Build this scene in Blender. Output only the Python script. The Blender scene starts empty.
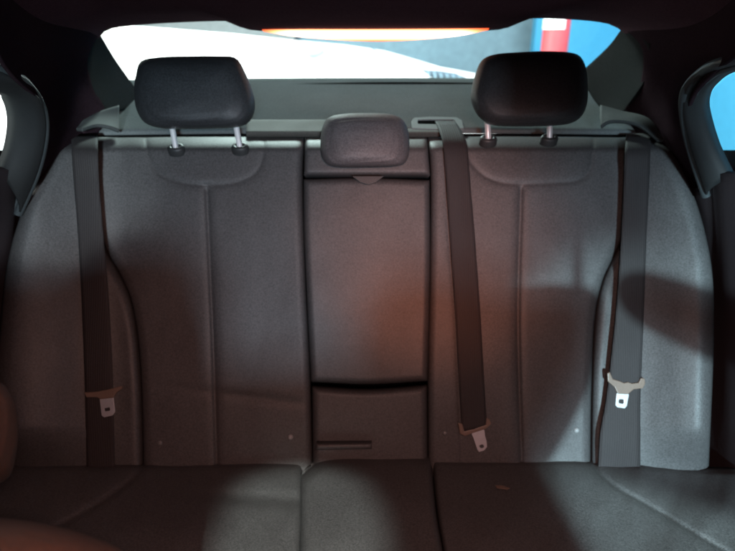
import bpy, bmesh, math, random
import numpy as np
from mathutils import Vector, noise
random.seed(4); rng = np.random.default_rng(4)
sc = bpy.context.scene; C = sc.collection
F = 555.0; PITCH = math.radians(22.0)
cp, sp = math.cos(PITCH), math.sin(PITCH)

# ---------------------------------------------------------------- geometry of the place
def ray(px, py):
    u = (px-367.5)/F; v = (275.5-py)/F
    return np.array((u, cp+v*sp, -sp+v*cp))
def P(px, py, y):                      # point at world distance y behind the camera
    r = ray(px, py); return r*(y/r[1])
def PX(px, py, x):
    r = ray(px, py); return r*(x/r[0])
SP0 = np.array((0, 1.101, -0.161)); SN = np.array((0, -0.907, 0.421)); SN /= np.linalg.norm(SN)   # seat back plane
CP0 = np.array((0, 0.84, -0.715)); CN = np.array((0, 0.12, 1.0)); CN /= np.linalg.norm(CN)          # cushion plane
HP0 = np.array((0, 1.13, -0.175)); HN = np.array((0, (-0.0825+0.1585), -(1.6-1.13))); HN = -HN/np.linalg.norm(HN)  # shelf plane
def onp(px, py, p0, n, d=0.0):
    r = ray(px, py); q = p0+n*d
    return r*(q.dot(n)/r.dot(n))
def S(px, py, d=0.0): return onp(px, py, SP0, SN, d)
def Cu(px, py, d=0.0): return onp(px, py, CP0, CN, d)
HS0 = np.array((0, 1.13, 0)); HS0[2] = P(367, 137, 1.13)[2]
HS1 = np.array((0, 1.6, 0)); HS1[2] = P(367, 84, 1.6)[2]
_t = HS1-HS0; HNN = np.array((0, -_t[2], _t[1])); HNN /= np.linalg.norm(HNN)
def Sh(px, py, d=0.0): return onp(px, py, HS0, HNN, d)

# ---------------------------------------------------------------- helpers
def tag(o, label=None, cat=None, group=None, kind=None):
    if label: o['label'] = label
    if cat: o['category'] = cat
    if group: o['group'] = group
    if kind: o['kind'] = kind
    return o
def empty(name, loc, label, cat, group=None):
    o = bpy.data.objects.new(name, None); C.objects.link(o); o.location = [float(c) for c in loc]
    o.empty_display_size = .05
    return tag(o, label, cat, group)
def mk(name, V, Fc, mat, parent=None, smooth=True, sub=0, bevel=0, auto=None):
    me = bpy.data.meshes.new(name)
    me.from_pydata([tuple(map(float, v)) for v in V], [], [tuple(f) for f in Fc])
    me.validate(); me.update()
    bm = bmesh.new(); bm.from_mesh(me); bmesh.ops.recalc_face_normals(bm, faces=bm.faces[:]); bm.to_mesh(me); bm.free()
    if smooth:
        for p in me.polygons: p.use_smooth = True
        if auto is not None:
            try: me.set_sharp_from_angle(angle=math.radians(auto))
            except Exception: pass
    me.materials.append(mat)
    o = bpy.data.objects.new(name, me); C.objects.link(o)
    if parent is not None:
        pl = np.array(parent.location)
        if parent.parent is not None: pl = pl+np.array(parent.parent.location)
        # keep world position: child mesh is shifted into the parent's space
        me.transform(__import__('mathutils').Matrix.Translation(Vector([-float(c) for c in pl])))
        o.parent = parent
    if bevel:
        b = o.modifiers.new('bevel', 'BEVEL'); b.width = bevel; b.segments = 3; b.limit_method = 'ANGLE'; b.angle_limit = math.radians(40)
    if sub:
        s = o.modifiers.new('sub', 'SUBSURF'); s.levels = sub; s.render_levels = sub
    return o
def sample(poly, n, closed=False, smooth=True):
    """Catmull-Rom curve through the points, n evenly spaced samples"""
    p = np.array(poly, float); m = len(p)
    if smooth and m > 2:
        out = []
        rngk = range(m if closed else m-1)
        for i in rngk:
            g = (lambda k: p[k % m]) if closed else (lambda k: p[k] if 0 <= k < m else (2*p[0]-p[1] if k < 0 else 2*p[-1]-p[-2]))
            p0, p1, p2, p3 = g(i-1), g(i), g(i+1), g(i+2)
            for t in np.linspace(0, 1, 14, endpoint=False):
                out.append(.5*((2*p1)+(-p0+p2)*t+(2*p0-5*p1+4*p2-p3)*t*t+(-p0+3*p1-3*p2+p3)*t**3))
        if not closed: out.append(p[-1])
        p = np.array(out)
    if closed: p = np.vstack([p, p[:1]])
    s = np.r_[0, np.cumsum(np.linalg.norm(np.diff(p, axis=0), axis=1))]
    t = np.linspace(0, s[-1], n, endpoint=not closed)
    return np.stack([np.interp(t, s, p[:, k]) for k in range(p.shape[1])], 1)
def coons(L, R, T, B, nu, nv, smooth=True):
    """L, R run from top to bottom, T, B from left to right; returns a (nv,nu,k) grid"""
    L = sample(L, nv, smooth=smooth); R = sample(R, nv, smooth=smooth); T = sample(T, nu, smooth=smooth); B = sample(B, nu, smooth=smooth)
    u = np.linspace(0, 1, nu)[None, :, None]; v = np.linspace(0, 1, nv)[:, None, None]
    return ((1-u)*L[:, None]+u*R[:, None]+(1-v)*T[None]+v*B[None]
            - ((1-u)*(1-v)*T[0]+u*(1-v)*T[-1]+(1-u)*v*B[0]+u*v*B[-1]))
def gridfaces(nu, nv, off=0):
    return [(off+j*nu+i, off+j*nu+i+1, off+(j+1)*nu+i+1, off+(j+1)*nu+i) for j in range(nv-1) for i in range(nu-1)]
def pdist(X, Y, poly, smooth=True):
    q = sample(poly, 60, smooth=smooth); d = np.full(X.shape, 1e9)
    for a, b in zip(q[:-1], q[1:]):
        ab = b-a; t = np.clip(((X-a[0])*ab[0]+(Y-a[1])*ab[1])/(ab.dot(ab)+1e-9), 0, 1)
        d = np.minimum(d, np.hypot(X-a[0]-t*ab[0], Y-a[1]-t*ab[1]))
    return d
def sm(x): x = np.clip(x, 0, 1); return x*x*(3-2*x)
def panel(name, L, R, T, B, proj, base, mat, parent, rad=9, puff=.014, groove=(), back=.05, wr=.0012, step=1.6, edges=(1, 1, 1, 1), seed=0., mod=None):
    """upholstered panel: outline in the seat's own plane, rounded into its seams, with thickness behind"""
    wpx = max(np.ptp(np.array(L+R, float)[:, 0]), 8); hpx = max(np.ptp(np.array(L+R, float)[:, 1]), 8)
    nu = int(max(14, min(240, wpx/step))); nv = int(max(14, min(240, hpx/step)))
    G = coons(L, R, T, B, nu, nv); X, Y = G[..., 0], G[..., 1]
    e = np.ones_like(X)
    for k, c in enumerate((L, R, T, B)):
        if edges[k]:
            dd = np.clip(pdist(X, Y, c)/(rad*edges[k]), 0, 1); e = e*np.sqrt(np.clip(1-(1-dd)**2, 0, 1))
    D = base(X, Y)+puff*(e-1)
    for gp, dep, wid in groove:
        dd = pdist(X, Y, gp)
        D = D-dep*np.exp(-(dd/wid)**2)-dep*.7*np.exp(-(dd/(wid*3.2))**2)
    if mod is not None: D = D+mod(X, Y)
    V = []
    for j in range(nv):
        for i in range(nu):
            x, y = X[j, i], Y[j, i]
            w = noise.noise(Vector((x*.02, y*.016, seed)))*wr*1.6+noise.noise(Vector((x*.06, y*.04, seed+7)))*wr*.4
            V.append(proj(x, y, D[j, i]+w))
    Fc = gridfaces(nu, nv)
    bd = [i for i in range(nu)]+[j*nu+nu-1 for j in range(1, nv)]+[(nv-1)*nu+i for i in range(nu-2, -1, -1)]+[j*nu for j in range(nv-2, 0, -1)]
    n0 = len(V); nrm = SN if proj is S else (CN if proj is Cu else HNN)
    for b in bd: V.append(V[b]-nrm*back)
    m = len(bd)
    for k in range(m): Fc.append((bd[k], n0+k, n0+(k+1) % m, bd[(k+1) % m]))
    Fc.append(tuple(n0+k for k in range(m)))
    return mk(name, V, Fc, mat, parent)
def sheet(name, L, R, T, B, mat, parent, thick=.006, nu=40, nv=40, smooth=True):
    """curved trim panel through points (px, py, distance), solidified"""
    f = lambda c: [P(*q) for q in c]
    G = coons(f(L), f(R), f(T), f(B), nu, nv, smooth)
    o = mk(name, G.reshape(-1, 3), gridfaces(nu, nv), mat, parent)
    s = o.modifiers.new('thick', 'SOLIDIFY'); s.thickness = thick; s.offset = 0
    return o
def tube(name, pts, r, mat, parent, n=14, cap=True):
    pts = [np.array(p, float) for p in pts]; V = []; Fc = []
    rr = r if hasattr(r, '__len__') else [r]*len(pts)
    for k, p in enumerate(pts):
        t = pts[min(k+1, len(pts)-1)]-pts[max(k-1, 0)]; t /= np.linalg.norm(t)
        a = np.cross(t, (0.3, 0.2, 1)) if abs(t[2]) < .9 else np.cross(t, (1, 0, 0)); a /= np.linalg.norm(a); b = np.cross(t, a)
        for i in range(n):
            th = 2*math.pi*i/n; V.append(p+rr[k]*(a*math.cos(th)+b*math.sin(th)))
    for k in range(len(pts)-1):
        for i in range(n): Fc.append((k*n+i, k*n+(i+1) % n, (k+1)*n+(i+1) % n, (k+1)*n+i))
    if cap: Fc.append(tuple(range(n))); Fc.append(tuple((len(pts)-1)*n+i for i in range(n)))
    return mk(name, V, Fc, mat, parent, auto=50)
def prism(name, pts3, n, th, mat, parent, bevel=.0008, hole=None, smooth=False):
    """flat plate with real thickness; hole has as many points as the outline"""
    n = np.array(n)/np.linalg.norm(n); A = [np.array(p) for p in pts3]; m = len(A)
    V = A+[a-n*th for a in A]; Fc = [(i, (i+1) % m, m+(i+1) % m, m+i) for i in range(m)]
    if hole is None: Fc += [tuple(range(m)), tuple(range(2*m-1, m-1, -1))]
    else:
        H = [np.array(p) for p in hole]; V += H+[h-n*th for h in H]
        for i in range(m):
            j = (i+1) % m
            Fc += [(i, j, 2*m+j, 2*m+i), (m+i, m+j, 3*m+j, 3*m+i), (2*m+i, 2*m+j, 3*m+j, 3*m+i)]
    return mk(name, V, Fc, mat, parent, smooth=smooth, bevel=bevel)
def pillow(name, outline, proj, d, front, backt, mat, parent, p=5.0, dome=.008, n=72, cen=None, lean=0., groove=None):
    """closed cushion: outline at its widest, domed to the front and to the back"""
    o = sample(outline, n, closed=True); c = np.array(cen if cen else o.mean(0)); V = []; Fc = []
    prof = []
    ss = 1-np.linspace(0, 1, 30)**2.4*1.0
    for s in ss[:-1]: prof.append((s, front*(1-s**p)**.5+dome*(1-s*s)))
    rings = [(s, z) for s, z in prof][::-1]
    rings += [(s, -backt*(1-s**p)**.5) for s in ss[1:-1]]
    for s, z in rings:
        zz = z
        if groove and z > 0: zz = z-groove[1]*math.exp(-((s-groove[0])/.022)**2)
        for q in o:
            w = noise.noise(Vector((o[0][0]+q[0]*.03*s, q[1]*.04*s, d*30)))*.0015*s
            V.append(proj(c[0]+(q[0]-c[0])*s, c[1]+(q[1]-c[1])*s, d+zz+w+lean*(c[1]-q[1])*s*.001))
    for k in range(len(rings)-1):
        for i in range(n): Fc.append((k*n+i, k*n+(i+1) % n, (k+1)*n+(i+1) % n, (k+1)*n+i))
    a = len(V); V.append(np.mean(V[:n], 0)); Fc += [(i, (i+1) % n, a) for i in range(n)]
    b = len(V); k0 = (len(rings)-1)*n; V.append(np.mean(V[k0:k0+n], 0)); Fc += [(k0+i, k0+(i+1) % n, b) for i in range(n)]
    return mk(name, V, Fc, mat, parent)
def box(name, lo, hi, mat, parent=None, bevel=0):
    x0, y0, z0 = lo; x1, y1, z1 = hi
    V = [(x0, y0, z0), (x1, y0, z0), (x1, y1, z0), (x0, y1, z0), (x0, y0, z1), (x1, y0, z1), (x1, y1, z1), (x0, y1, z1)]
    return mk(name, V, [(0, 1, 2, 3), (4, 5, 6, 7), (0, 1, 5, 4), (1, 2, 6, 5), (2, 3, 7, 6), (3, 0, 4, 7)], mat, parent, smooth=False, bevel=bevel)

# ---------------------------------------------------------------- materials
def mat(name, col, rough=.5, metal=0., bump=0., bscale=400., var=.12, vscale=260., spec=.5, kind='noise', blotch=.12, sheen=0., rvar=.1):
    m = bpy.data.materials.new(name); m.use_nodes = True; nt = m.node_tree; b = nt.nodes['Principled BSDF']
    b.inputs['Metallic'].default_value = metal; b.inputs['Specular IOR Level'].default_value = spec
    if sheen: b.inputs['Sheen Weight'].default_value = sheen; b.inputs['Sheen Roughness'].default_value = .4
    tc = nt.nodes.new('ShaderNodeTexCoord')
    fine = nt.nodes.new('ShaderNodeTexNoise'); fine.inputs['Scale'].default_value = vscale; fine.inputs['Detail'].default_value = 2
    big = nt.nodes.new('ShaderNodeTexNoise'); big.inputs['Scale'].default_value = 9; big.inputs['Detail'].default_value = 4
    for n_ in (fine, big): nt.links.new(tc.outputs['Object'], n_.inputs['Vector'])
    a = nt.nodes.new('ShaderNodeMath'); a.operation = 'MULTIPLY_ADD'; a.inputs[1].default_value = 2*var*2.2; a.inputs[2].default_value = 1-var*2.2
    nt.links.new(fine.outputs[0], a.inputs[0])
    c = nt.nodes.new('ShaderNodeMath'); c.operation = 'MULTIPLY_ADD'; c.inputs[1].default_value = 2*blotch; c.inputs[2].default_value = -blotch
    nt.links.new(big.outputs[0], c.inputs[0])
    s = nt.nodes.new('ShaderNodeMath'); s.operation = 'ADD'; nt.links.new(a.outputs[0], s.inputs[0]); nt.links.new(c.outputs[0], s.inputs[1])
    vm = nt.nodes.new('ShaderNodeVectorMath'); vm.operation = 'SCALE'; vm.inputs[0].default_value = col[:3]
    nt.links.new(s.outputs[0], vm.inputs['Scale']); nt.links.new(vm.outputs[0], b.inputs['Base Color'])
    r = nt.nodes.new('ShaderNodeMath'); r.operation = 'MULTIPLY_ADD'; r.inputs[1].default_value = rvar*2; r.inputs[2].default_value = rough-rvar
    nt.links.new(big.outputs[0], r.inputs[0]); nt.links.new(r.outputs[0], b.inputs['Roughness'])
    if bump:
        if kind == 'voronoi':
            t = nt.nodes.new('ShaderNodeTexVoronoi'); t.feature = 'DISTANCE_TO_EDGE'; out = 0
        elif kind == 'weave':
            t = nt.nodes.new('ShaderNodeTexWave'); t.bands_direction = 'X'; out = 1
        else:
            t = nt.nodes.new('ShaderNodeTexNoise'); out = 0
        t.inputs['Scale'].default_value = bscale
        nt.links.new(tc.outputs['Object'], t.inputs['Vector'])
        bp = nt.nodes.new('ShaderNodeBump'); bp.inputs['Strength'].default_value = bump; bp.inputs['Distance'].default_value = .001
        nt.links.new(t.outputs[out], bp.inputs['Height']); nt.links.new(bp.outputs[0], b.inputs['Normal'])
    return m
def emis(name, col, k, edge=None):
    m = bpy.data.materials.new(name); m.use_nodes = True; nt = m.node_tree; b = nt.nodes['Principled BSDF']
    b.inputs['Base Color'].default_value = (*col, 1); b.inputs['Emission Color'].default_value = (*col, 1); b.inputs['Emission Strength'].default_value = k
    return m
LE = (.060, .058, .059)
M = dict(
    leather=mat('leather', LE, .55, bump=.35, bscale=520, kind='voronoi', var=.36, vscale=360, blotch=.10),
    armleather=mat('armrest_leather', LE, .52, bump=.35, bscale=520, kind='voronoi', var=.36, vscale=360),
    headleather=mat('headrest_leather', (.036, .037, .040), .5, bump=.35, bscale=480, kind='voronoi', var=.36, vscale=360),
    webbing=mat('webbing', (.023, .019, .0195), .8, bump=.3, bscale=75, kind='weave', var=.12, vscale=320),
    plastic=mat('black_plastic', (.03, .031, .032), .5, bump=.2, bscale=700, var=.1),
    tongue=mat('tongue_plastic', (.15, .105, .08), .38, var=.06),
    steel=mat('plated_steel', (.55, .57, .58), .34, metal=.55, var=.05, vscale=90),
    chrome=mat('headrest_chrome', (.95, .95, .95), .30, metal=.25, var=.02),
    shelf=mat('shelf_carpet', (.15, .165, .165), .95, bump=.5, bscale=600, var=.14, vscale=300, spec=.0),
    shelftrim=mat('shelf_front_trim', (.075, .072, .064), .8, bump=.3, var=.14, vscale=300),
    cornertrim=mat('belt_outlet_plastic', (.045, .049, .048), .8, var=.08),
    quarter=mat('quarter_cloth', (.034, .020, .025), .95, bump=.4, bscale=500, var=.2, vscale=300, spec=.0),
    liner=mat('headliner_cloth', (.11, .058, .072), .95, bump=.4, bscale=500, var=.2, vscale=300, spec=.0),
    pillar=mat('pillar_cloth', (.030, .031, .031), .95, bump=.3, bscale=500, var=.15, vscale=300, spec=.0),
    door=mat('door_trim_plastic', (.038, .026, .030), .75, bump=.3, bscale=500, var=.12),
    doorframe=mat('door_frame_paint', (.018, .019, .020), .6, var=.1),
    seal=mat('rubber_seal', (.05, .058, .062), .45, var=.1),
    button=mat('isofix_cap', (.24, .24, .24), .5, var=.05),
    gap=mat('gap_black', (.006, .006, .006), .9, spec=0.),  # near black, stands in for the shade inside slot and seat gap
    white=mat('white_painted_wall', (.80, .80, .78), .8, var=.04, vscale=8, blotch=.06),
    grey=mat('grey_concrete', (.28, .31, .32), .85, var=.06, vscale=12, bump=.3, bscale=30, blotch=.2),
    bluegrey=mat('blue_grey_painted_wall', (.24, .37, .44), .75, var=.06, vscale=10, blotch=.2),
    blue=mat('blue_painted_wall', (.06, .36, .58), .6, var=.04, vscale=14, blotch=.06),
    red=mat('red_paint', (.62, .07, .08), .5, var=.06, vscale=20, blotch=.1),
    signwhite=mat('white_sign', (.85, .84, .84), .5, var=.02),
    dark=mat('dark_hatch', (.10, .14, .18), .6, var=.1),
    ground=mat('garage_floor', (.35, .35, .34), .6, var=.06, vscale=20, blotch=.15),
    ovalgrey=mat('oval_reflection_grey', (.30, .45, .50), .5, var=.05),
    bezel=mat('bezel_plastic', (.16, .18, .18), .8, var=.05),
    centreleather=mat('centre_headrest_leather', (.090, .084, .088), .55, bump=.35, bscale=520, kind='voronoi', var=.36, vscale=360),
    tan=mat('tan_leather', (.055, .028, .019), .65, bump=.3, bscale=520, kind='voronoi', var=.2, vscale=300),
    frontseat=mat('front_seat_leather', (.055, .045, .042), .42, bump=.3, bscale=520, kind='voronoi', var=.15, vscale=240),
)
def glass(name, tint, g=.05):
    m = bpy.data.materials.new(name); m.use_nodes = True; nt = m.node_tree; nt.nodes.remove(nt.nodes['Principled BSDF'])
    out = nt.nodes['Material Output']; t = nt.nodes.new('ShaderNodeBsdfTransparent'); t.inputs[0].default_value = (*tint, 1)
    gl = nt.nodes.new('ShaderNodeBsdfGlossy'); gl.inputs['Roughness'].default_value = .08
    mx = nt.nodes.new('ShaderNodeMixShader'); mx.inputs[0].default_value = g
    nt.links.new(t.outputs[0], mx.inputs[1]); nt.links.new(gl.outputs[0], mx.inputs[2]); nt.links.new(mx.outputs[0], out.inputs[0]); return m
M['glass'] = glass('window_glass', (.92, .95, .94))
def lens_mat():
    m = bpy.data.materials.new('lit_brake_lens'); m.use_nodes = True; nt = m.node_tree; b = nt.nodes['Principled BSDF']
    b.inputs['Base Color'].default_value = (.6, .08, .03, 1)
    tc = nt.nodes.new('ShaderNodeTexCoord'); sx = nt.nodes.new('ShaderNodeSeparateXYZ'); nt.links.new(tc.outputs['Generated'], sx.inputs[0])
    # LEDs sit behind the middle of the lens: the lens itself is hotter there
    def tri(o):
        a = nt.nodes.new('ShaderNodeMath'); a.operation = 'SUBTRACT'; a.inputs[1].default_value = .5; nt.links.new(o, a.inputs[0])
        c = nt.nodes.new('ShaderNodeMath'); c.operation = 'ABSOLUTE'; nt.links.new(a.outputs[0], c.inputs[0]); return c.outputs[0]
    rx = nt.nodes.new('ShaderNodeMapRange'); rx.inputs[1].default_value = .5; rx.inputs[2].default_value = .38; nt.links.new(tri(sx.outputs[0]), rx.inputs[0])
    rz = nt.nodes.new('ShaderNodeMapRange'); rz.inputs[1].default_value = .5; rz.inputs[2].default_value = .12; nt.links.new(tri(sx.outputs[2]), rz.inputs[0])
    mu = nt.nodes.new('ShaderNodeMath'); mu.operation = 'MULTIPLY'; nt.links.new(rx.outputs[0], mu.inputs[0]); nt.links.new(rz.outputs[0], mu.inputs[1])
    cr = nt.nodes.new('ShaderNodeValToRGB'); cr.color_ramp.elements[0].color = (.45, .045, .012, 1); cr.color_ramp.elements[1].color = (1, .78, .60, 1)
    e = cr.color_ramp.elements.new(.28); e.color = (1, .25, .09, 1)
    nt.links.new(mu.outputs[0], cr.inputs[0]); nt.links.new(cr.outputs[0], b.inputs['Emission Color']); b.inputs['Emission Strength'].default_value = 3.2
    return m
M['lens'] = lens_mat()

# ---------------------------------------------------------------- rear seat
seat = empty('rear_seat', (0, .9, -.72), 'black leather rear bench seat with fold-down centre armrest and three headrests', 'car seat')
def base(X, Y):                       # bolsters come forward at both sides, small of the back bulges
    l = sm((128-X)/120.); r = sm((X-612)/110.)
    lum = np.exp(-((Y-385)/95.)**2)*.012
    topr = -.05*np.clip((152-Y)/16., 0, 1)**2
    return (.085*l+.075*r)*(1-.75*sm((Y-425)/55.))+lum+topr
SL = [(92, 137), (93, 180), (96, 218), (106, 249), (120, 274), (131, 300), (138, 340), (142, 400), (144, 500)]
SLr = [(304, 137), (302, 178), (305, 280), (310, 380), (313, 500)]
SRl = [(428, 137), (431, 178), (430, 280), (428, 380), (429, 500)]
SR = [(634, 137), (632, 180), (625, 230), (613, 257), (601, 285), (594, 325), (591, 400), (590, 500)]
arcL = [(146, 138), (149, 158), (162, 175), (185, 183), (210, 185), (238, 182), (256, 172), (263, 155), (264, 138)]
arcR = [(466, 138), (469, 158), (482, 174), (500, 182), (522, 184), (550, 183), (578, 180), (590, 168), (594, 138)]
seamL = [(207, 190), (210, 260), (214, 360), (217, 470)]
seamR = [(521, 189), (518, 300), (519, 380), (522, 470)]
seamR2 = [(446, 150), (448, 220), (456, 330), (462, 470)]
crease = lambda X, Y: -.004*np.exp(-((Y-385-(X-150)*.12)/5.)**2)*np.exp(-((X-250)/60.)**2)
panel('backrest', SL, SLr, [(92, 137), (200, 136), (304, 137)], [(144, 500), (313, 500)], S, base, M['leather'], seat,
      groove=[(arcL, .0017, 1.4), (seamL, .0045, 1.7)], seed=1, mod=crease)
panel('backrest', SRl, SR, [(428, 137), (520, 136), (634, 137)], [(429, 500), (590, 500)], S, base, M['leather'], seat,
      groove=[(arcR, .0017, 1.4), (seamR, .0045, 1.7), (seamR2, .0012, 1.2)], seed=5)
BLl = [(76, 139), (58, 150), (42, 176), (24, 206), (8, 260), (0, 330), (-4, 400), (-2, 520)]
panel('side_bolster', BLl, [(a-.5, b) for a, b in SL], [(76, 139), (92, 137)], [(-2, 520), (144, 500)], S, base, M['leather'], seat, rad=11, puff=.022, seed=9, edges=(1.4, 1, 1, 1))
BRr = [(655, 138), (672, 152), (688, 182), (702, 220), (712, 270), (714, 330), (711, 420), (706, 520)]
panel('side_bolster', [(a+.5, b) for a, b in SR], BRr, [(634, 137), (655, 138)], [(590, 500), (706, 520)], S, base, M['leather'], seat, rad=11, puff=.022, seed=11, edges=(1, 1.6, 1, 1))
panel('centre_top_panel', [(305, 137), (304, 175)], [(427, 137), (430, 175)], [(305, 137), (427, 137)], [(304, 175), (430, 175)], S, lambda X, Y: base(X, Y)+.004, M['leather'], seat, rad=5, puff=.010, seed=13)
arm = panel('armrest', [(303.5, 179), (304, 230), (307, 300), (311, 382)], [(429.5, 180), (430, 250), (429, 320), (427.5, 381)],
      [(303.5, 179), (367, 178), (429.5, 180)], [(311, 382), (368, 384.5), (427.5, 381)], S, lambda X, Y: base(X, Y)+.012+.004*np.sin((Y-180)/200*3.14), M['armleather'], seat, rad=6, puff=.020, back=.09, seed=17)
panel('lower_centre_panel', [(312, 387), (313, 476)], [(427, 386), (428, 476)], [(312, 387), (368, 390), (427, 386)], [(313, 476), (428, 476)], S, lambda X, Y: base(X, Y)+.004, M['leather'], seat, rad=7, puff=.018, seed=19)
# the pull tab of the armrest and the dark slot above it
prism('pull_tab', [S(x, y, .026) for x, y in [(352, 176), (384, 176), (376, 182), (368, 184.5), (360, 182)]], SN, .006, M['plastic'], arm)
prism('back_shell', [S(x, y, -.115) for x, y in [(-90, 150), (825, 150), (825, 640), (-90, 640)]], SN, .02, M['gap'], seat, bevel=0)
# headrests with their posts and collars
def post_set(hd, posts):
    for (x0, y0, x1, y1) in posts:
        tube('headrest_post', [S(x0, y0-14, .012), S(x0, y0, .012), S(x1, y1+1, .004), S(x1, y1+5, -.006)], .0056, M['chrome'], hd)
        ring = []
        for s_, w_ in ((-.004, 1.0), (.004, 1.0), (.007, .85), (.007, .5)):
            pass
        c = S(x1, y1+1, .004)
        n = np.array((0, -.42, .90)); a = np.array((1, 0, 0)); b = np.cross(n, a)
        V = []; Fc = []; prof = [(.017, -.012), (.017, .000), (.0145, .004), (.0085, .0045), (.0075, .001)]
        for r_, h_ in prof:
            for i in range(28):
                t = 2*math.pi*i/28; V.append(c+n*h_+a*r_*math.cos(t)+b*r_*math.sin(t)*.75)
        for k in range(len(prof)-1):
            for i in range(28): Fc.append((k*28+i, k*28+(i+1) % 28, (k+1)*28+(i+1) % 28, (k+1)*28+i))
        mk('post_collar', V, Fc, M['plastic'], hd)
HLo = [(141, 61), (160, 57), (190, 56), (220, 56), (236, 58), (245, 72), (253, 92), (255, 108), (250, 121), (238, 127), (215, 128.5), (185, 129), (160, 128), (144, 122), (136, 108), (134, 90), (136, 74)]
HRo = [(482, 60), (496, 54), (520, 52), (545, 51), (568, 52), (580, 56), (586, 68), (588, 88), (587, 104), (581, 117), (568, 124), (545, 126), (515, 126.5), (492, 125), (479, 117), (472, 104), (471, 92), (475, 75)]
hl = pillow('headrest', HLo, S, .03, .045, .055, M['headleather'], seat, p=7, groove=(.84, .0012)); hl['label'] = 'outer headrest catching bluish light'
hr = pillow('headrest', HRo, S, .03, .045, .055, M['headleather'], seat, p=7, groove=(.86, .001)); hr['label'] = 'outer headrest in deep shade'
post_set(hl, [(171, 122, 176, 147), (235, 120, 240, 146)])
post_set(hr, [(487, 118, 488.5, 138), (550, 118, 549.5, 137)])
HCo = [(322, 128), (328, 118), (342, 114), (366, 113), (390, 114), (402, 119), (408, 130), (409.5, 148), (407, 160), (398, 166), (366, 167.5), (335, 167), (324, 161), (320.5, 148)]
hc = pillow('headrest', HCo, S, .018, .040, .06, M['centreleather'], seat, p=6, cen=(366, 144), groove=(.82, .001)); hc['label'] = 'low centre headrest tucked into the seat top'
# seat cushion in three pieces
cb = lambda X, Y: -.012*np.clip((X-600)/120., 0, 1)+.015*sm((X-640)/100.)+.012*sm((110-X)/100.)
seamC = [(592, 460), (600, 473), (618, 488), (645, 503), (690, 530), (740, 560), (800, 600)]
seamCl = [(146, 462), (130, 480), (95, 505), (40, 535), (-40, 575)]
panel('seat_cushion', [(-90, 462), (-90, 640)], [(303, 461), (303, 500), (301, 560), (297, 640)], [(-90, 462), (100, 463), (301, 461)], [(-90, 640), (292, 640)], Cu, cb, M['leather'], seat, rad=9, puff=.02, back=.14, seed=23, wr=.004, groove=[(seamCl, .003, 1.6)],
      mod=lambda X, Y: -.0045*np.exp(-((Y-497-(X-250)*.06)/7.)**2)*sm((X-180)/60.), edges=(1, 1, 1, 0), step=2.4)
panel('seat_cushion', [(300, 474), (300, 510), (299, 560), (295, 640)], [(431, 455), (436, 510), (444, 560), (452, 640)], [(302, 474), (322, 459), (366, 454), (431, 455)], [(300, 640), (452, 640)], Cu, lambda X, Y: cb(X, Y)+.012, M['leather'], seat, rad=11, puff=.024, back=.14, seed=27, wr=.003, edges=(1, .6, 1.2, 0), step=2)
panel('seat_cushion', [(432, 459), (437, 510), (445, 560), (453, 640)], [(830, 470), (830, 640)], [(432, 459), (592, 459), (690, 466), (830, 470)], [(453, 640), (830, 640)], Cu, cb, M['leather'], seat, rad=8, puff=.018, back=.14, seed=31, wr=.003, groove=[(seamC, .0035, 1.6)], edges=(.6, 1, 1, 0), step=2.4)
# little trim bar in the crease, ISOFIX caps, white scuff tag
panel('crease_trim_bar', [(316, 444), (316, 450)], [(372, 443.5), (372, 449)], [(316, 444), (372, 443.5)], [(316, 450), (372, 449)], S, lambda X, Y: base(X, Y)+.032, M['armleather'], seat, rad=3.5, puff=.005, back=.03, step=1)
def dome(name, px, py, d, r, h, m, parent, proj=S, nrm=SN, n=20):
    c = proj(px, py, d); a = np.array((1, 0, 0)); b = np.cross(nrm, a); V = []; Fc = []
    for k in range(5):
        rr = r*math.cos(k*math.pi/2/5); hh = h*math.sin(k*math.pi/2/5)
        for i in range(n): V.append(c+nrm*hh+a*rr*math.cos(2*math.pi*i/n)+b*rr*math.sin(2*math.pi*i/n))
    for k in range(4):
        for i in range(n): Fc.append((k*n+i, k*n+(i+1) % n, (k+1)*n+(i+1) % n, (k+1)*n+i))
    Fc.append(tuple(4*n+i for i in range(n)))
    V2 = [v-nrm*.004 for v in V[:n]]; o_ = len(V); V += V2
    for i in range(n): Fc.append((i, (i+1) % n, o_+(i+1) % n, o_+i))
    Fc.append(tuple(o_+i for i in range(n)))
    return mk(name, V, Fc, m, parent)
M['shadedcap'] = mat('isofix_cap_shaded', (.12, .12, .12), .4)  # darker copy of the cap material, its shade put into the colour
for x, y, m_ in ((290.5, 437, 'button'), (445, 433, 'shadedcap'), (576.5, 430, 'button'), (160, 443, 'shadedcap')):
    dome('isofix_cap', x, y, float(base(np.array(x), np.array(y)))-.0005, .0052, .004, M[m_], seat)
prism('fabric_tag', [Cu(x, y, .004) for x, y in [(495, 485), (503, 485.5), (510, 488), (507, 489), (497, 487.5)]], CN, .002, M['tongue'], seat)

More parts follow.
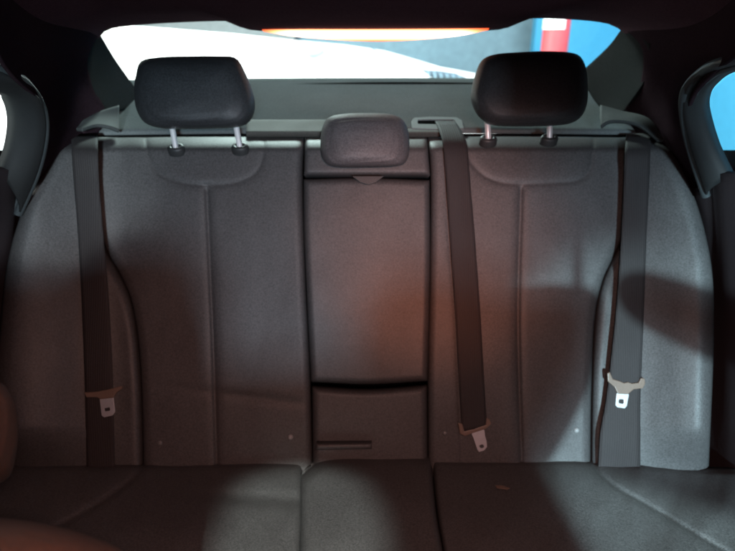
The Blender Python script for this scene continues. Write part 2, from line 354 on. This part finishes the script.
# ---------------------------------------------------------------- seat belts
def belt(name, left, right, dl, label, tongue):
    t = empty(name, S((left[0][0]+right[0][0])/2, left[0][1], .0), label, 'seat belt', 'rear seat belts')
    n = 70; bs = lambda q: float(base(np.array(q[0]*1.), np.array(q[1]*1.)))
    dd = [max(bs(a), bs(b))+.007+d if d is not None else float((Sh(a[0], a[1], .0075)-SP0).dot(SN)) for a, b, d in zip(left, right, dl)]; Lc = sample([(*a, d) for a, d in zip(left, dd)], n); Rc = sample([(*a, d) for a, d in zip(right, dd)], n); V = []; nu = 9
    for k in range(n):
        for i in range(nu):
            u = i/(nu-1); q = Lc[k]*(1-u)+Rc[k]*u
            cup = .0015*math.sin(u*math.pi)+.0008*noise.noise(Vector((k*.12, u*2, left[0][0])))
            V.append(S(q[0], q[1], q[2]+cup))
    o = mk('webbing', V, gridfaces(nu, n), M['webbing'], t); s = o.modifiers.new('thick', 'SOLIDIFY'); s.thickness = .0016
    d, guide, plate, hole = tongue
    g = prism('tongue_guide', [S(x, y, d) for x, y in guide], SN, .006, M['tongue'], t, bevel=.0015)
    prism('tongue_plate', [S(x, y, d-.002) for x, y in plate], SN, .0026, M['steel'], t, bevel=.0006, hole=[S(x, y, d-.002) for x, y in hole])
    return t
belt('seat_belt', [(71, 134), (72, 150), (74, 180), (78, 230), (82, 300), (85, 380), (87, 470)], [(98, 134), (98, 150), (99, 180), (103, 230), (109, 300), (113, 380), (115, 470)],
     [-.01, .004, 0, 0, 0, 0, -.002], 'black outer rear seat belt beside the lit headrest, its tongue guide orange brown',
     (.062, [(83.5, 392.5), (95, 392), (108, 389.5), (121, 386), (122.5, 388.5), (116, 393), (113.5, 398), (100, 399.5), (97, 397.5), (86, 397.5)],
      [(99.5, 398), (113, 395.5), (115, 412), (112.5, 415.5), (104, 417.5), (101.5, 415.5)], [(104, 408.5), (109.5, 407.5), (110, 410.2), (109.5, 410.8), (105, 411.6), (104.4, 411)]))
belt('seat_belt', [(435, 121.5), (439, 131), (443, 146), (446, 180), (450, 240), (455, 310), (459, 380), (462, 432)], [(455, 121.5), (461, 131), (467, 146), (470, 180), (475, 240), (480, 310), (484, 380), (487, 428)],
     [None, None, .006, .002, 0, 0, .004, .004], 'black centre seat belt coming out of the shelf slot, tongue in shade by the crease',
     (.024, [(458, 423), (462.5, 424), (464.5, 431.5), (474, 429), (486, 425), (486.5, 418), (490, 419.5), (491.5, 424), (487, 428.5), (483.5, 430), (474, 433), (465, 436.5), (460, 434)],
      [(471.5, 433), (474.5, 431), (483.5, 429), (484.5, 431), (485, 436), (486.5, 441), (487, 447), (484, 450.5), (479, 452), (477.5, 450), (475.5, 444), (473.5, 438), (472, 435)],
      [(479, 446), (480, 445.2), (482, 444.4), (483, 444.6), (483.4, 445.2), (483.9, 446), (484, 446.8), (483.6, 447.6), (481.4, 448.4), (480.6, 448.2), (480, 447.6), (479.6, 447), (479.2, 446.4)]))
belt('seat_belt', [(626, 134), (625, 150), (624, 180), (621, 240), (617, 300), (612, 350), (606, 400), (600, 435), (598, 472)], [(651, 134), (650, 150), (649, 180), (646, 240), (644, 300), (642, 350), (640, 400), (640, 435), (640, 472)],
     [-.01, .004, 0, 0, 0, 0, 0, 0, -.002], 'black outer rear seat belt beside the shaded headrest, over the brightly lit bolster',
     (.037, [(607.5, 373), (610, 372), (613, 379), (621, 381.5), (624, 383), (628, 382), (632, 383.5), (639, 382.5), (641, 378), (645, 378.5), (645.5, 384), (643, 388.5), (634, 389.5), (628, 394.5), (618, 394), (614.5, 387), (608, 381.5)],
      [(617, 392.5), (620, 391.5), (628, 392.5), (629, 395), (628, 400), (627, 406), (625, 408.5), (617.5, 407.5), (615.5, 405), (616, 400), (616.5, 395)],
      [(619, 400), (620, 399.3), (623, 399.5), (624, 400.2), (624, 401.5), (623.7, 403), (623, 403.8), (619.8, 403.4), (618.8, 402.8), (618.8, 401.8), (618.9, 400.8)]))

# ---------------------------------------------------------------- parcel shelf
shelf = empty('parcel_shelf', Sh(367, 130), 'grey carpeted parcel shelf behind the rear headrests, below the rear window', 'shelf')
flat = lambda X, Y: 0*X
SLOT = (418, 455, 119.6, 123.4)
def shelf_board():
    xs = sorted(set(list(np.linspace(40, 700, 56))+[SLOT[0], SLOT[1]])); ys = sorted(set(list(np.linspace(78, 133, 26))+[SLOT[2], SLOT[3]]))
    V = []; Fc = []
    for y in ys:
        for x in xs: V.append(Sh(x, y+.00003*(x-380)**2, -.012*max(0, (y-129)/6)))
    nx = len(xs)
    for j in range(len(ys)-1):
        for i in range(nx-1):
            if xs[i] >= SLOT[0]-.1 and xs[i+1] <= SLOT[1]+.1 and ys[j] >= SLOT[2]-.01 and ys[j+1] <= SLOT[3]+.01: continue
            Fc.append((j*nx+i, j*nx+i+1, (j+1)*nx+i+1, (j+1)*nx+i))
    o = mk('shelf_board', V, Fc, M['shelf'], shelf); s = o.modifiers.new('thick', 'SOLIDIFY'); s.thickness = .002; s.offset = 0
    return o
shelf_board()
bz = [(412, 128), (411, 121), (414, 117.5), (430, 116.5), (456, 117), (462, 120), (464, 128), (440, 129)]
hz = [(418, 123.6), (417.6, 121.5), (418.5, 119.4), (430, 119.2), (453, 119.3), (455.4, 120.5), (455.6, 123.2), (440, 124)]
prism('belt_slot_bezel', [Sh(x, y, .0055) for x, y in bz], HNN, .006, M['bezel'], shelf, bevel=.001, hole=[Sh(x, y, .0055) for x, y in hz])
for (x0, x1, yt) in ((246, 328, 119.5), (400, 441, 128.5)):
    panel('shelf_front_trim', [(x0, yt), (x0, 133)], [(x1, yt), (x1, 133)], [(x0, yt), (x1, yt)], [(x0, 133), (x1, 133)], Sh, lambda X, Y: 0*X+.005, M['shelftrim'], shelf, rad=3, puff=.003, back=.008, step=1.5)
prism('slot_shade', [Sh(x, y, .0032) for x, y in [(414, 118.4), (459, 118.4), (459, 125), (414, 125)]], HNN, .01, M['gap'], shelf, bevel=0)  # black plate over the board, paints the shaded depth of the slot
# black block put in for the shade of the cavity behind the seat top
mk('seat_gap_shade', [P(60, 133.5, 1.19), P(675, 133.5, 1.19), P(675, 150, 1.19), P(60, 150, 1.19), P(60, 133.5, 1.23)-np.array((0, 0, .02)), P(675, 133.5, 1.23)-np.array((0, 0, .02)), P(675, 150, 1.23), P(60, 150, 1.23)],
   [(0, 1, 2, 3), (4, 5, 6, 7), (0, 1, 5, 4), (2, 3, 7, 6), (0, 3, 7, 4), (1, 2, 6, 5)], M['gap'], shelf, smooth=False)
for side in (-1, 1):
    if side < 0:
        sheet('belt_outlet_trim', [(72, 128, 1.10), (76, 129.5, 1.10), (82, 130, 1.09)], [(119, 106, 1.22), (119, 118, 1.19), (119, 131.5, 1.14)],
              [(72, 128, 1.10), (84, 120, 1.13), (100, 112, 1.18), (119, 106, 1.22)], [(82, 130, 1.09), (96, 126, 1.12), (108, 127.5, 1.13), (119, 131.5, 1.14)], M['cornertrim'], shelf, nu=30, nv=14)
    else:
        sheet('belt_outlet_trim', [(600, 106, 1.22), (600, 118, 1.17), (601, 127.5, 1.14)], [(664, 140, 1.07), (662, 141, 1.07), (658, 141, 1.07)],
              [(600, 106, 1.22), (622, 112, 1.18), (648, 119, 1.12), (664, 140, 1.07)], [(601, 127.5, 1.14), (612, 122, 1.14), (636, 125, 1.11), (658, 141, 1.07)], M['cornertrim'], shelf, nu=30, nv=14)

# ---------------------------------------------------------------- headliner and pillars
re = [(88, 40, 1.30), (98, 33, 1.32), (108, 25, 1.33), (150, 20, 1.34), (220, 17, 1.35), (232, 19.5, 1.34), (246, 25, 1.33), (262, 27, 1.33), (280, 27.4, 1.33), (370, 27.6, 1.33), (470, 26.8, 1.33), (500, 25.5, 1.33), (514, 21, 1.33), (530, 14.5, 1.34), (580, 16, 1.34), (610, 20, 1.33), (624, 27, 1.32), (634, 35, 1.30)]
fr = [np.array((x, -.15, .092-.5*max(0, abs(x)-.46)**1.0)) for x in np.linspace(-.62, .62, 17)]
G = []
rear = sample([P(*q) for q in re], 60); front = sample(fr, 60)
NV = 40
for j in range(NV):
    v = j/(NV-1); row = []
    for i in range(60):
        a, b = front[i], rear[i]
        q = a*(1-v)+b*v; q = q.copy(); zt = a[2]*(1-v**3)+b[2]*v**3; q[2] = zt; row.append(q)
    G += row
for k in range(8):                                # rolled rear lip
    v = (k+1)/8*math.pi*.5
    G += [r_+np.array((0, .012*math.sin(v), .012*(1-math.cos(v))+.03*(k/7)**2)) for r_ in rear]
o = mk('headliner', G, gridfaces(60, NV+8), M['liner']); tag(o, 'dark cloth headliner over the rear seat, curving down to the pillars', 'headliner', kind='structure')
s = o.modifiers.new('thick', 'SOLIDIFY'); s.thickness = .008; s.offset = 1

def mirror(q): return (735-q[0], q[1], q[2])
# left pillar
lp = empty('rear_pillar', P(110, 100, 1.3), 'dark cloth rear pillar on the side of the white wall, between side window and rear window', 'pillar trim', 'rear pillars')
sheet('pillar_strip', [(82, 52, 1.19), (84, 66, 1.19), (90, 86, 1.19), (104, 112, 1.20)], [(98, 33, 1.33), (117, 64, 1.42), (146, 104, 1.50)],
      [(82, 52, 1.19), (88, 40, 1.26), (98, 33, 1.33)], [(104, 112, 1.20), (125, 110, 1.34), (146, 104, 1.50)], M['pillar'], lp)
sheet('quarter_panel', [(-60, -60, .60), (-12, 40, .66), (12, 76, .76), (36, 100, .88), (44, 130, .96), (38, 165, .99), (20, 212, 1.02)], [(98, 33, 1.325), (86, 60, 1.205), (92, 88, 1.2), (104, 113, 1.195), (80, 126, 1.11)],
      [(-60, -60, .60), (30, -10, 1.0), (98, 33, 1.325)], [(20, 212, 1.02), (60, 190, 1.12), (86, 150, 1.14), (80, 126, 1.11)], M['quarter'], lp)
rp = empty('rear_pillar', P(625, 100, 1.3), 'dark cloth rear pillar on the side of the blue wall, between side window and rear window', 'pillar trim', 'rear pillars')
sheet('pillar_strip', [(624, 27, 1.33), (608, 48, 1.42), (580, 74, 1.50)], [(650, 44, 1.17), (652, 60, 1.165), (646, 82, 1.17), (625, 112, 1.20)],
      [(624, 27, 1.33), (638, 32, 1.25), (650, 44, 1.17)], [(580, 74, 1.50), (600, 106, 1.36), (625, 112, 1.20)], M['pillar'], rp)
sheet('quarter_panel', [(624, 27, 1.325), (644, 50, 1.20), (640, 90, 1.19), (625, 113, 1.195), (655, 126, 1.11)], [(800, -60, .60), (755, 36, .66), (715, 72, .80), (694, 96, .88), (688, 124, .96), (694, 160, 1.0), (710, 205, 1.02)],
      [(624, 27, 1.325), (705, -10, 1.0), (800, -60, .60)], [(655, 126, 1.11), (652, 150, 1.14), (676, 190, 1.12), (710, 205, 1.02)], M['quarter'], rp)

# ---------------------------------------------------------------- rear doors
def door(side, label):
    f = (lambda x: x) if side < 0 else (lambda x: x)
    if side < 0:
        outer = [(-175, 62, .55), (-62, 64, .68), (6, 78, .78), (26, 92, .87), (37, 112, .92), (38, 136, .95), (30, 170, .97), (14, 214, .97)]
        seal = [(-175, 54, .55), (-62, 58, .68), (8, 73, .775), (30, 88, .865), (42, 110, .915), (44, 136, .945), (36, 172, .965), (18, 214, .965)]
        glassE = [(-175, 76, .56), (-62, 80, .70), (0, 91, .82), (8, 98, .86), (12.5, 112, .89), (13, 128, .91), (9, 150, .92), (0, 172, .92)]
        base_pt = P(0, 300, .9)
    else:
        outer = [(910, 50, .55), (797, 53, .68), (727, 68, .78), (707, 78, .86), (694, 92, .90), (692, 112, .94), (700, 145, .97), (716, 192, .98)]
        seal = [(910, 42, .55), (797, 46, .68), (724, 62, .775), (702, 72, .855), (686, 90, .895), (684, 112, .935), (690, 145, .965), (706, 196, .975)]
        glassE = [(910, 62, .56), (797, 64, .70), (733, 71, .82), (712, 84, .87), (705.5, 96, .90), (706, 112, .92), (716, 145, .93), (731, 176, .93)]
        base_pt = P(735, 300, .9)
    t = empty('rear_door', base_pt, label, 'car door', 'rear doors')
    tube('door_seal', sample([P(*q) for q in seal], 60), .0075, M['seal'], t, n=12)
    tube('door_seal', sample([P(*q)+np.array((0, -.006, 0)) for q in outer], 60), .004, M['seal'], t, n=10)
    # frame between seal and glass
    O = sample([P(*q) for q in seal], 60); Gs = sample([P(*q) for q in glassE], 60); V = []
    prof = [(0, 0), (.08, .006), (.25, .014), (.5, .015), (.75, .010), (.92, .004), (1, -.012)]
    for k in range(60):
        for u, h in prof: V.append(O[k]*(1-u)+Gs[k]*u+np.array((-side*h, -h*.6, 0)))
    Fc = gridfaces(len(prof), 60)
    o = mk('window_frame', V, Fc, M['doorframe'], t); s = o.modifiers.new('thick', 'SOLIDIFY'); s.thickness = .003
    # the pane: reaches forward along the door
    V = [g+np.array((side*.012, 0, 0)) for g in Gs]; c = [np.array((side*.60, -.1, -.02)), np.array((side*.70, -.1, -.30)), np.array((side*.695, .9, -.30))]
    top = V[::-1]
    poly = V+[c[2], c[1], c[0]]
    mk('window_glass', poly, [tuple(range(len(poly)))], M['glass'], t, smooth=False).modifiers.new('thick', 'SOLIDIFY').thickness = .004
    # the trim below the window: reaches back behind the bolster
    if side < 0:
        Rb = [(34, 196, 1.02), (30, 260, 1.06), (24, 340, 1.04), (20, 420, .98), (24, 500, .92)]
        Lb = [(-1435, 250, .20), (-1205, 420, .20), (-965, 600, .20), (-710, 800, .2)]
        Tb = [(-1435, 250, .20), (-245, 196, .60), (-4, 168, .90), (14, 182, .97), (34, 196, 1.02)]; Bb = [(-710, 800, .2), (-118, 600, .55), (24, 500, .92)]
    else:
        Lb = [(692, 190, 1.04), (698, 260, 1.06), (700, 340, 1.04), (698, 420, .98), (694, 500, .92)]
        Rb = [(2170, 250, .20), (1940, 420, .20), (1700, 600, .20), (1445, 800, .2)]
        Tb = [(692, 190, 1.04), (706, 184, .985), (718, 176, .955), (735, 173, .91), (980, 196, .60), (2170, 250, .20)]; Bb = [(694, 500, .92), (853, 600, .55), (1445, 800, .2)]
    sheet('door_trim', Lb, Rb, Tb, Bb, M['door'], t, thick=.012)
    ah = [(-1315, 360, .2), (-200, 330, .6), (-60, 318, .80)] if side < 0 else [(2050, 360, .2), (935, 330, .6), (795, 318, .80)]
    tube('arm_rest', sample([P(*q)+np.array((side*.02, 0, 0)) for q in ah], 20), .03, M['door'], t)
    return t
door(-1, 'dark rear door with pale wall showing through its window')
door(1, 'dark rear door with bright blue wall showing through its window')

# ---------------------------------------------------------------- rear window and brake light
rw = empty('rear_window', P(367, 84, 1.6), 'sloping rear window glass behind the headrests, between the two pillars', 'window')
Lw = [(85, 30, 1.36), (110, 66, 1.48), (150, 112, 1.62)]; Rw = [(636, 22, 1.36), (600, 60, 1.48), (560, 112, 1.62)]
sheet('window_glass', Lw, Rw, [(85, 30, 1.36), (200, 10, 1.40), (367, 6, 1.41), (540, 8, 1.40), (636, 22, 1.36)], [(150, 112, 1.62), (367, 92, 1.70), (560, 112, 1.62)], M['glass'], rw, thick=.004)
sheet('glass_border', [(100, 88.5, 1.595), (100, 91, 1.593)], [(640, 88.5, 1.595), (640, 91, 1.593)], [(100, 89, 1.595), (240, 86, 1.60), (380, 83, 1.60), (520, 84.5, 1.60), (640, 89, 1.595)], [(100, 92, 1.593), (240, 89, 1.595), (380, 86, 1.595), (520, 87.5, 1.595), (640, 92, 1.593)], M['gap'], rw, thick=.004, nv=4)
bl = empty('brake_light', P(376, 30, 1.34), 'glowing orange high-level brake light strip along the top of the rear window', 'brake light')
sheet('lens', [(262, 29.5, 1.29), (264, 31.5, 1.29)], [(489, 28, 1.29), (488, 30, 1.29)], [(262, 29.5, 1.29), (376, 28.5, 1.29), (489, 28, 1.29)], [(264, 31.5, 1.29), (300, 37, 1.29), (376, 41.4, 1.29), (450, 37, 1.29), (488, 30, 1.29)], M['lens'], bl, thick=.004, nv=10)
sheet('housing', [(262, 22, 1.300), (263, 30, 1.305)], [(489, 21, 1.300), (488, 29, 1.305)], [(262, 22, 1.30), (376, 22, 1.30), (489, 21, 1.30)], [(263, 29.5, 1.305), (376, 30.5, 1.305), (488, 28.5, 1.305)], M['liner'], bl, thick=.003, nv=6)

# ---------------------------------------------------------------- front seats (their corners just reach into the picture)
def slab(name, outline, y0, y1, m, parent, r=.035, n=90, tilt=0.):
    o = sample(outline, n, closed=True); c = o.mean(0); V = []; Fc = []; rings = []
    th = y1-y0
    for k in range(9):
        a = k/8*math.pi/2; rings.append((1-(1-math.sin(a))*r/.25, y0+r*(1-math.cos(a)) if r*(1-math.cos(a)) < th/2 else y0+th/2))
    rings = [(s_, y) for s_, y in rings]+[(s_, y1-(y-y0)) for s_, y in rings[::-1]]
    for s_, y in rings:
        for q in o:
            x, z = c[0]+(q[0]-c[0])*s_, c[1]+(q[1]-c[1])*s_
            V.append((x, y+tilt*(z+.17), z))
    for k in range(len(rings)-1):
        for i in range(n): Fc.append((k*n+i, k*n+(i+1) % n, (k+1)*n+(i+1) % n, (k+1)*n+i))
    Fc.append(tuple(range(n))); Fc.append(tuple((len(rings)-1)*n+i for i in range(n)))
    return mk(name, V, Fc, m, parent)
o = box('floor', (-.80, -.6, -1.02), (.80, 1.0, -.99), M['door']); tag(o, 'dark car floor below the rear seat', 'floor', kind='structure')
FS = {}
for side, label in ((-1, 'front seat whose leather shoulder just shows in the lower left corner'), (1, 'front seat on the side of the blue wall, behind the camera')):
    t = empty('front_seat', (side*.35, -.1, -.95), label, 'car seat', 'front seats')
    if side < 0:
        out = [(-.06, -.95), (-.062, -.55), (-.07, -.43), (-.084, -.33), (-.083, -.23), (-.10, -.17), (-.15, -.15), (-.21, -.15), (-.256, -.185), (-.29, -.17), (-.35, -.165), (-.55, -.17), (-.62, -.22), (-.63, -.6), (-.60, -.95)]
    else:
        out = [(.13, -.95), (.125, -.55), (.105, -.43), (.09, -.36), (.08, -.29), (.09, -.235), (.12, -.195), (.18, -.178), (.24, -.195), (.30, -.205), (.36, -.203), (.41, -.22), (.400, -.30), (.375, -.36), (.34, -.425), (.315, -.475), (.33, -.7), (.33, -.95)]
    slab('backrest', out, -.16, -.10, M['frontseat'], t, r=.02)  # outlines shaped by the shadows they throw on the rear bench
    cx, cw, z0 = (-.44, .135, -.07) if side < 0 else (.328, .085, .025)
    slab('headrest', [(cx+a*cw, z0+b*.062) for a, b in [(-.8, 1), (0, 1.06), (.8, 1), (1, .6), (.96, -.3), (.8, -.9), (0, -1), (-.8, -.9), (-.96, -.3), (-1, .6)]], -.17, -.09, M['frontseat'], t, r=.02)
    for dx in (-.05, .05): tube('headrest_post', [(cx+dx, -.13, -.24), (cx+dx, -.13, z0-.03)], .0065, M['chrome'], t)
    if side > 0: slab('shadow_strap', [(.445, -.18), (.66, -.245), (.66, -.325), (.445, -.245)], -.14, -.137, M['webbing'], t, r=.001)  # unseen strap added to cast a shadow band on the bolster
    FS[side] = t
pj = lambda y0: (lambda x, y, d: P(x, y, y0-d))
cc = empty('console_blocker', (.02, -.15, -.95), 'padded light blocker added between the two front seats, behind the camera', 'shadow_blocker')  # added out of view to block the key lamp and shape shadows
slab('arm_rest', [(-.10, -.315), (0, -.305), (.11, -.305), (.13, -.325), (.13, -.41), (.11, -.425), (-.08, -.425), (-.10, -.41)], -.30, -.10, M['frontseat'], cc, r=.01)  # blocker for the light coming between the front seats
slab('blocker_box', [(-.08, -.49), (.11, -.49), (.12, -.51), (.12, -.95), (-.09, -.95), (-.09, -.51)], -.30, -.11, M['door'], cc, r=.01)
slab('blocker_bar', [(-.09, -.455), (.12, -.455), (.12, -.468), (-.09, -.468)], -.15, -.11, M['door'], cc, r=.002)  # thin bar added for a dark band across the cushion
pillow('side_bolster', [(-140, 530), (-60, 519), (0, 518), (50, 525), (95, 538), (128, 556), (140, 600), (120, 660), (-140, 660)], pj(.31), 0, .05, .05, M['tan'], FS[-1], p=2.6, dome=.01)
pillow('shoulder', [(-90, 400), (-40, 380), (-5, 380), (12, 396), (18, 425), (16, 455), (6, 480), (-30, 492), (-90, 480)], pj(.42), 0, .04, .05, M['tan'], FS[-1], p=2.6, dome=.01)

# ---------------------------------------------------------------- outside: a garage
o = box('ground', (-16, -9, -1.22), (16, 22, -1.20), M['ground']); tag(o, 'grey garage floor outside the car', 'ground', kind='structure')
def wallpx(name, pts, y, th, m, label, cat, kind=None):
    V = [P(a, b, y) for a, b in pts]
    o = prism(name, V, (0, -1, 0), th, m, None, bevel=0); tag(o, label, cat, kind=kind); return o
Zg = P(0, 0, 1)  # noqa
def at_ground(px, y): return P(px, 84, y)*np.array((1, 1, 0))+np.array((0, 0, -1.2))
def wall3(name, pa, pb, y, th, m, label, cat, top):
    """wall from the ground up whose top edge passes through the given picture points"""
    T = [P(a, b, y) for a, b in top]; V = [at_ground(pa, y)*1.0]+T+[at_ground(pb, y)]
    V[0][0] = T[0][0]; V[-1][0] = T[-1][0]
    o = prism(name, V, (0, -1, 0), th, m, None, bevel=0); tag(o, label, cat); return o
wall3('low_wall', 60, 392, 7.0, .2, M['white'], 'brightly lit white wall seen through the rear window behind the lit headrest', 'wall', [(20, 15), (105, 24), (160, 28), (235, 34), (300, 41), (345, 45), (385, 51), (410, 58), (440, 67), (478, 74), (540, 78)])
wall3('back_wall', 60, 300, 10.0, .2, M['grey'], 'grey concrete wall above and behind the white wall', 'wall', [(0, -60), (290, -60)])
wall3('back_wall', 300, 540, 10.5, .2, M['bluegrey'], 'blue grey wall between the white wall and the red column', 'wall', [(292, -60), (551, -60)])
wall3('back_wall', 540, 700, 9.0, .2, M['blue'], 'bright blue wall to the right of the red column, seen through the rear window', 'wall', [(545, -60), (760, -60)])
pc = P(550, 84, 6.4); col = empty('column', (pc[0], 6.4, -1.2), 'round red and white column seen through the rear window', 'column')
V = []; r_ = (P(563, 40, 6.4)[0]-P(537, 40, 6.4)[0])/2
tube('column_shaft', [(pc[0], 6.4, -1.2), (pc[0], 6.4, .9)], r_, M['red'], col, n=40)
sgn = []
zt, zb = P(545, 10, 6.4-r_)[2], P(545, 29, 6.4-r_)[2]; n = 14
V = []; rr = r_+.004
a0, a1 = math.radians(180+2), math.radians(180+106)
for k in range(n):
    th = a0+(a1-a0)*k/(n-1)
    for q in (rr, rr+.008):
        for z in (zb, zt): V.append((pc[0]+q*math.cos(th), 6.4+q*math.sin(th), z))
Fc = []
for k in range(n-1):
    a = 4*k; b = a+4
    Fc += [(a, a+1, b+1, b), (a+2, a+3, b+3, b+2), (a, a+2, b+2, b), (a+1, a+3, b+3, b+1)]
Fc += [(0, 1, 3, 2), (4*(n-1), 4*(n-1)+1, 4*(n-1)+3, 4*(n-1)+2)]
mk('white_patch', V, Fc, M['signwhite'], col, smooth=False)
# lamp reflection built as a grey oval, glass reflection built as a hatched patch
ov = [P(313+9.5*math.cos(t), 50+5.2*math.sin(t)-1.5*math.cos(t), 6.9) for t in np.linspace(0, 2*math.pi, 28, endpoint=False)]
o = prism('lamp_reflection', ov, (0, -1, 0), .06, M['ovalgrey'], None, bevel=.01); tag(o, 'small grey oval lamp reflection, built as a plate under the brake light', 'lamp reflection')
gr = [(421, 69.5), (440, 70.5), (456, 73), (468, 78), (452, 78.5), (432, 78)]
gt = empty('hatched_reflection', P(445, 75, 6.95), 'small dark hatched reflection low in the rear window, left of the shaded headrest', 'glass_reflection')
gpl = [P(a, b, 6.75) for a, b in gr]
prism('reflection_plate', gpl, (0, -1, 0), .05, M['dark'], gt, bevel=.004)  # dark patch with hatch strokes, imitates a reflection in the glass
for k in range(6):
    x = 427+k*6.2
    prism('bar', [P(x, 70.6+k*.9, 6.69), P(x+1.6, 70.8+k*.9, 6.69), P(x+3.4, 77.5, 6.69), P(x+1.8, 77.5, 6.69)], (0, -1, 0), .02, M['bluegrey'], gt, bevel=0)
tube('cable', [P(*q, 6.7) for q in sample([(370, 47), (380, 55), (390, 64), (402, 67), (424, 69.5)], 20)], .007, M['dark'], None, n=8)  # curved line standing in for the wiper and glass reflection
tag(C.objects[-1] if C.objects[-1].name.startswith('cable') else bpy.data.objects['cable'], 'thin dark curved cable running down to the slanted grille', 'cable')
o = box('side_wall', (-4.2, -3, -1.2), (-4.0, 9, 2.5), M['white']); tag(o, 'pale wall beyond the rear door window beside the lit headrest', 'wall')
o = box('side_wall', (4.0, -3, -1.2), (4.2, 9, 2.5), M['blue']); tag(o, 'bright blue wall beyond the rear door window beside the shaded headrest', 'wall')

# ---------------------------------------------------------------- lamps
def area(name, loc, tgt, e, col, size, sy=None, spread=None):
    l = bpy.data.lights.new(name, 'AREA'); l.energy = e; l.color = col; l.size = size
    if sy: l.shape = 'RECTANGLE'; l.size_y = sy
    if spread: l.spread = math.radians(spread)
    o = bpy.data.objects.new(name, l); C.objects.link(o); o.location = loc
    o.rotation_euler = (Vector(tgt)-Vector(loc)).to_track_quat('-Z', 'Y').to_euler(); return o
def spot(name, loc, tgt, e, col, ang, blend=.3, r=.03):
    l = bpy.data.lights.new(name, 'SPOT'); l.energy = e; l.color = col; l.spot_size = math.radians(ang); l.spot_blend = blend; l.shadow_soft_size = r
    o = bpy.data.objects.new(name, l); C.objects.link(o); o.location = loc
    o.rotation_euler = (Vector(tgt)-Vector(loc)).to_track_quat('-Z', 'Y').to_euler(); return o
#LIGHTS
area('wall_light', (-1.8, 4.0, 1.5), (-1.6, 7, .2), 560, (.93, 1, .97), 1.2)
area('wall_light', (2.0, 4.5, 1.6), (1.8, 9, .2), 190, (.85, .95, 1), 1.0)
area('side_light', (-2.6, 1.5, 1.6), (-4, 2.0, 0), 60, (.95, 1, .92), .8)
area('side_light', (2.6, 1.5, 1.6), (4, 2.0, 0), 48, (.85, .95, 1), .8)
area('rear_light', (-.6, 4.2, 1.9), (0, 1.4, -.1), 150, (.80, 1, .98), .6)
area('key_light', (.33, -2.3, .20), (0, 1, -.3), 62, (.60, .84, 1), .26)
spot('bolster_boost', (.33, -2.29, .21), (.72, .98, -.32), 460, (.60, .90, 1), 7.5, .7, .04)  # spots added beside the key lamp to brighten the bolsters
spot('bolster_boost', (.33, -2.29, .21), (.50, .90, -.60), 680, (.60, .90, 1), 11, .6, .025)
spot('bolster_boost', (.33, -2.29, .21), (-.62, .98, -.20), 210, (.85, .97, 1), 9, .6, .05)
spot('cushion_boost', (.16, -1.1, .86), (-.10, .62, -.69), 400, (.86, 1, .93), 7.2, .5, .03)  # spots added to brighten the cushion patches, no lamp known there
spot('cushion_boost', (.54, -1.1, .86), (.56, .66, -.68), 440, (.66, .97, 1), 13, .5, .03)
spot('warm_fill', (.06, -.04, .068), (.0, .72, -.63), 19, (1, .53, .44), 88, .7, .04)  # warm fill added under the roof, no cabin lamp is seen
spot('warm_fill', (.12, -.05, .065), (.13, 1.0, -.33), 27, (1, .29, .15), 30, .95, .03)  # second added fill, for the orange glow around the armrest
w = bpy.data.worlds.new('World'); sc.world = w; w.use_nodes = True
w.node_tree.nodes['Background'].inputs[0].default_value = (.60, .27, .38, 1); w.node_tree.nodes['Background'].inputs[1].default_value = .17

# ---------------------------------------------------------------- camera
cam = bpy.data.cameras.new('camera'); co = bpy.data.objects.new('camera', cam); C.objects.link(co); sc.camera = co
cam.sensor_width = 36; cam.lens = F/735*36; cam.clip_start = .02; cam.clip_end = 200
co.location = (0, 0, 0); co.rotation_euler = (math.radians(90)-PITCH, 0, 0)
cam.dof.use_dof = True; cam.dof.focus_distance = .74; cam.dof.aperture_fstop = 4.8
sc.view_settings.view_transform = 'Standard'; sc.view_settings.look = 'None'; sc.view_settings.gamma = 1; sc.view_settings.exposure = .22
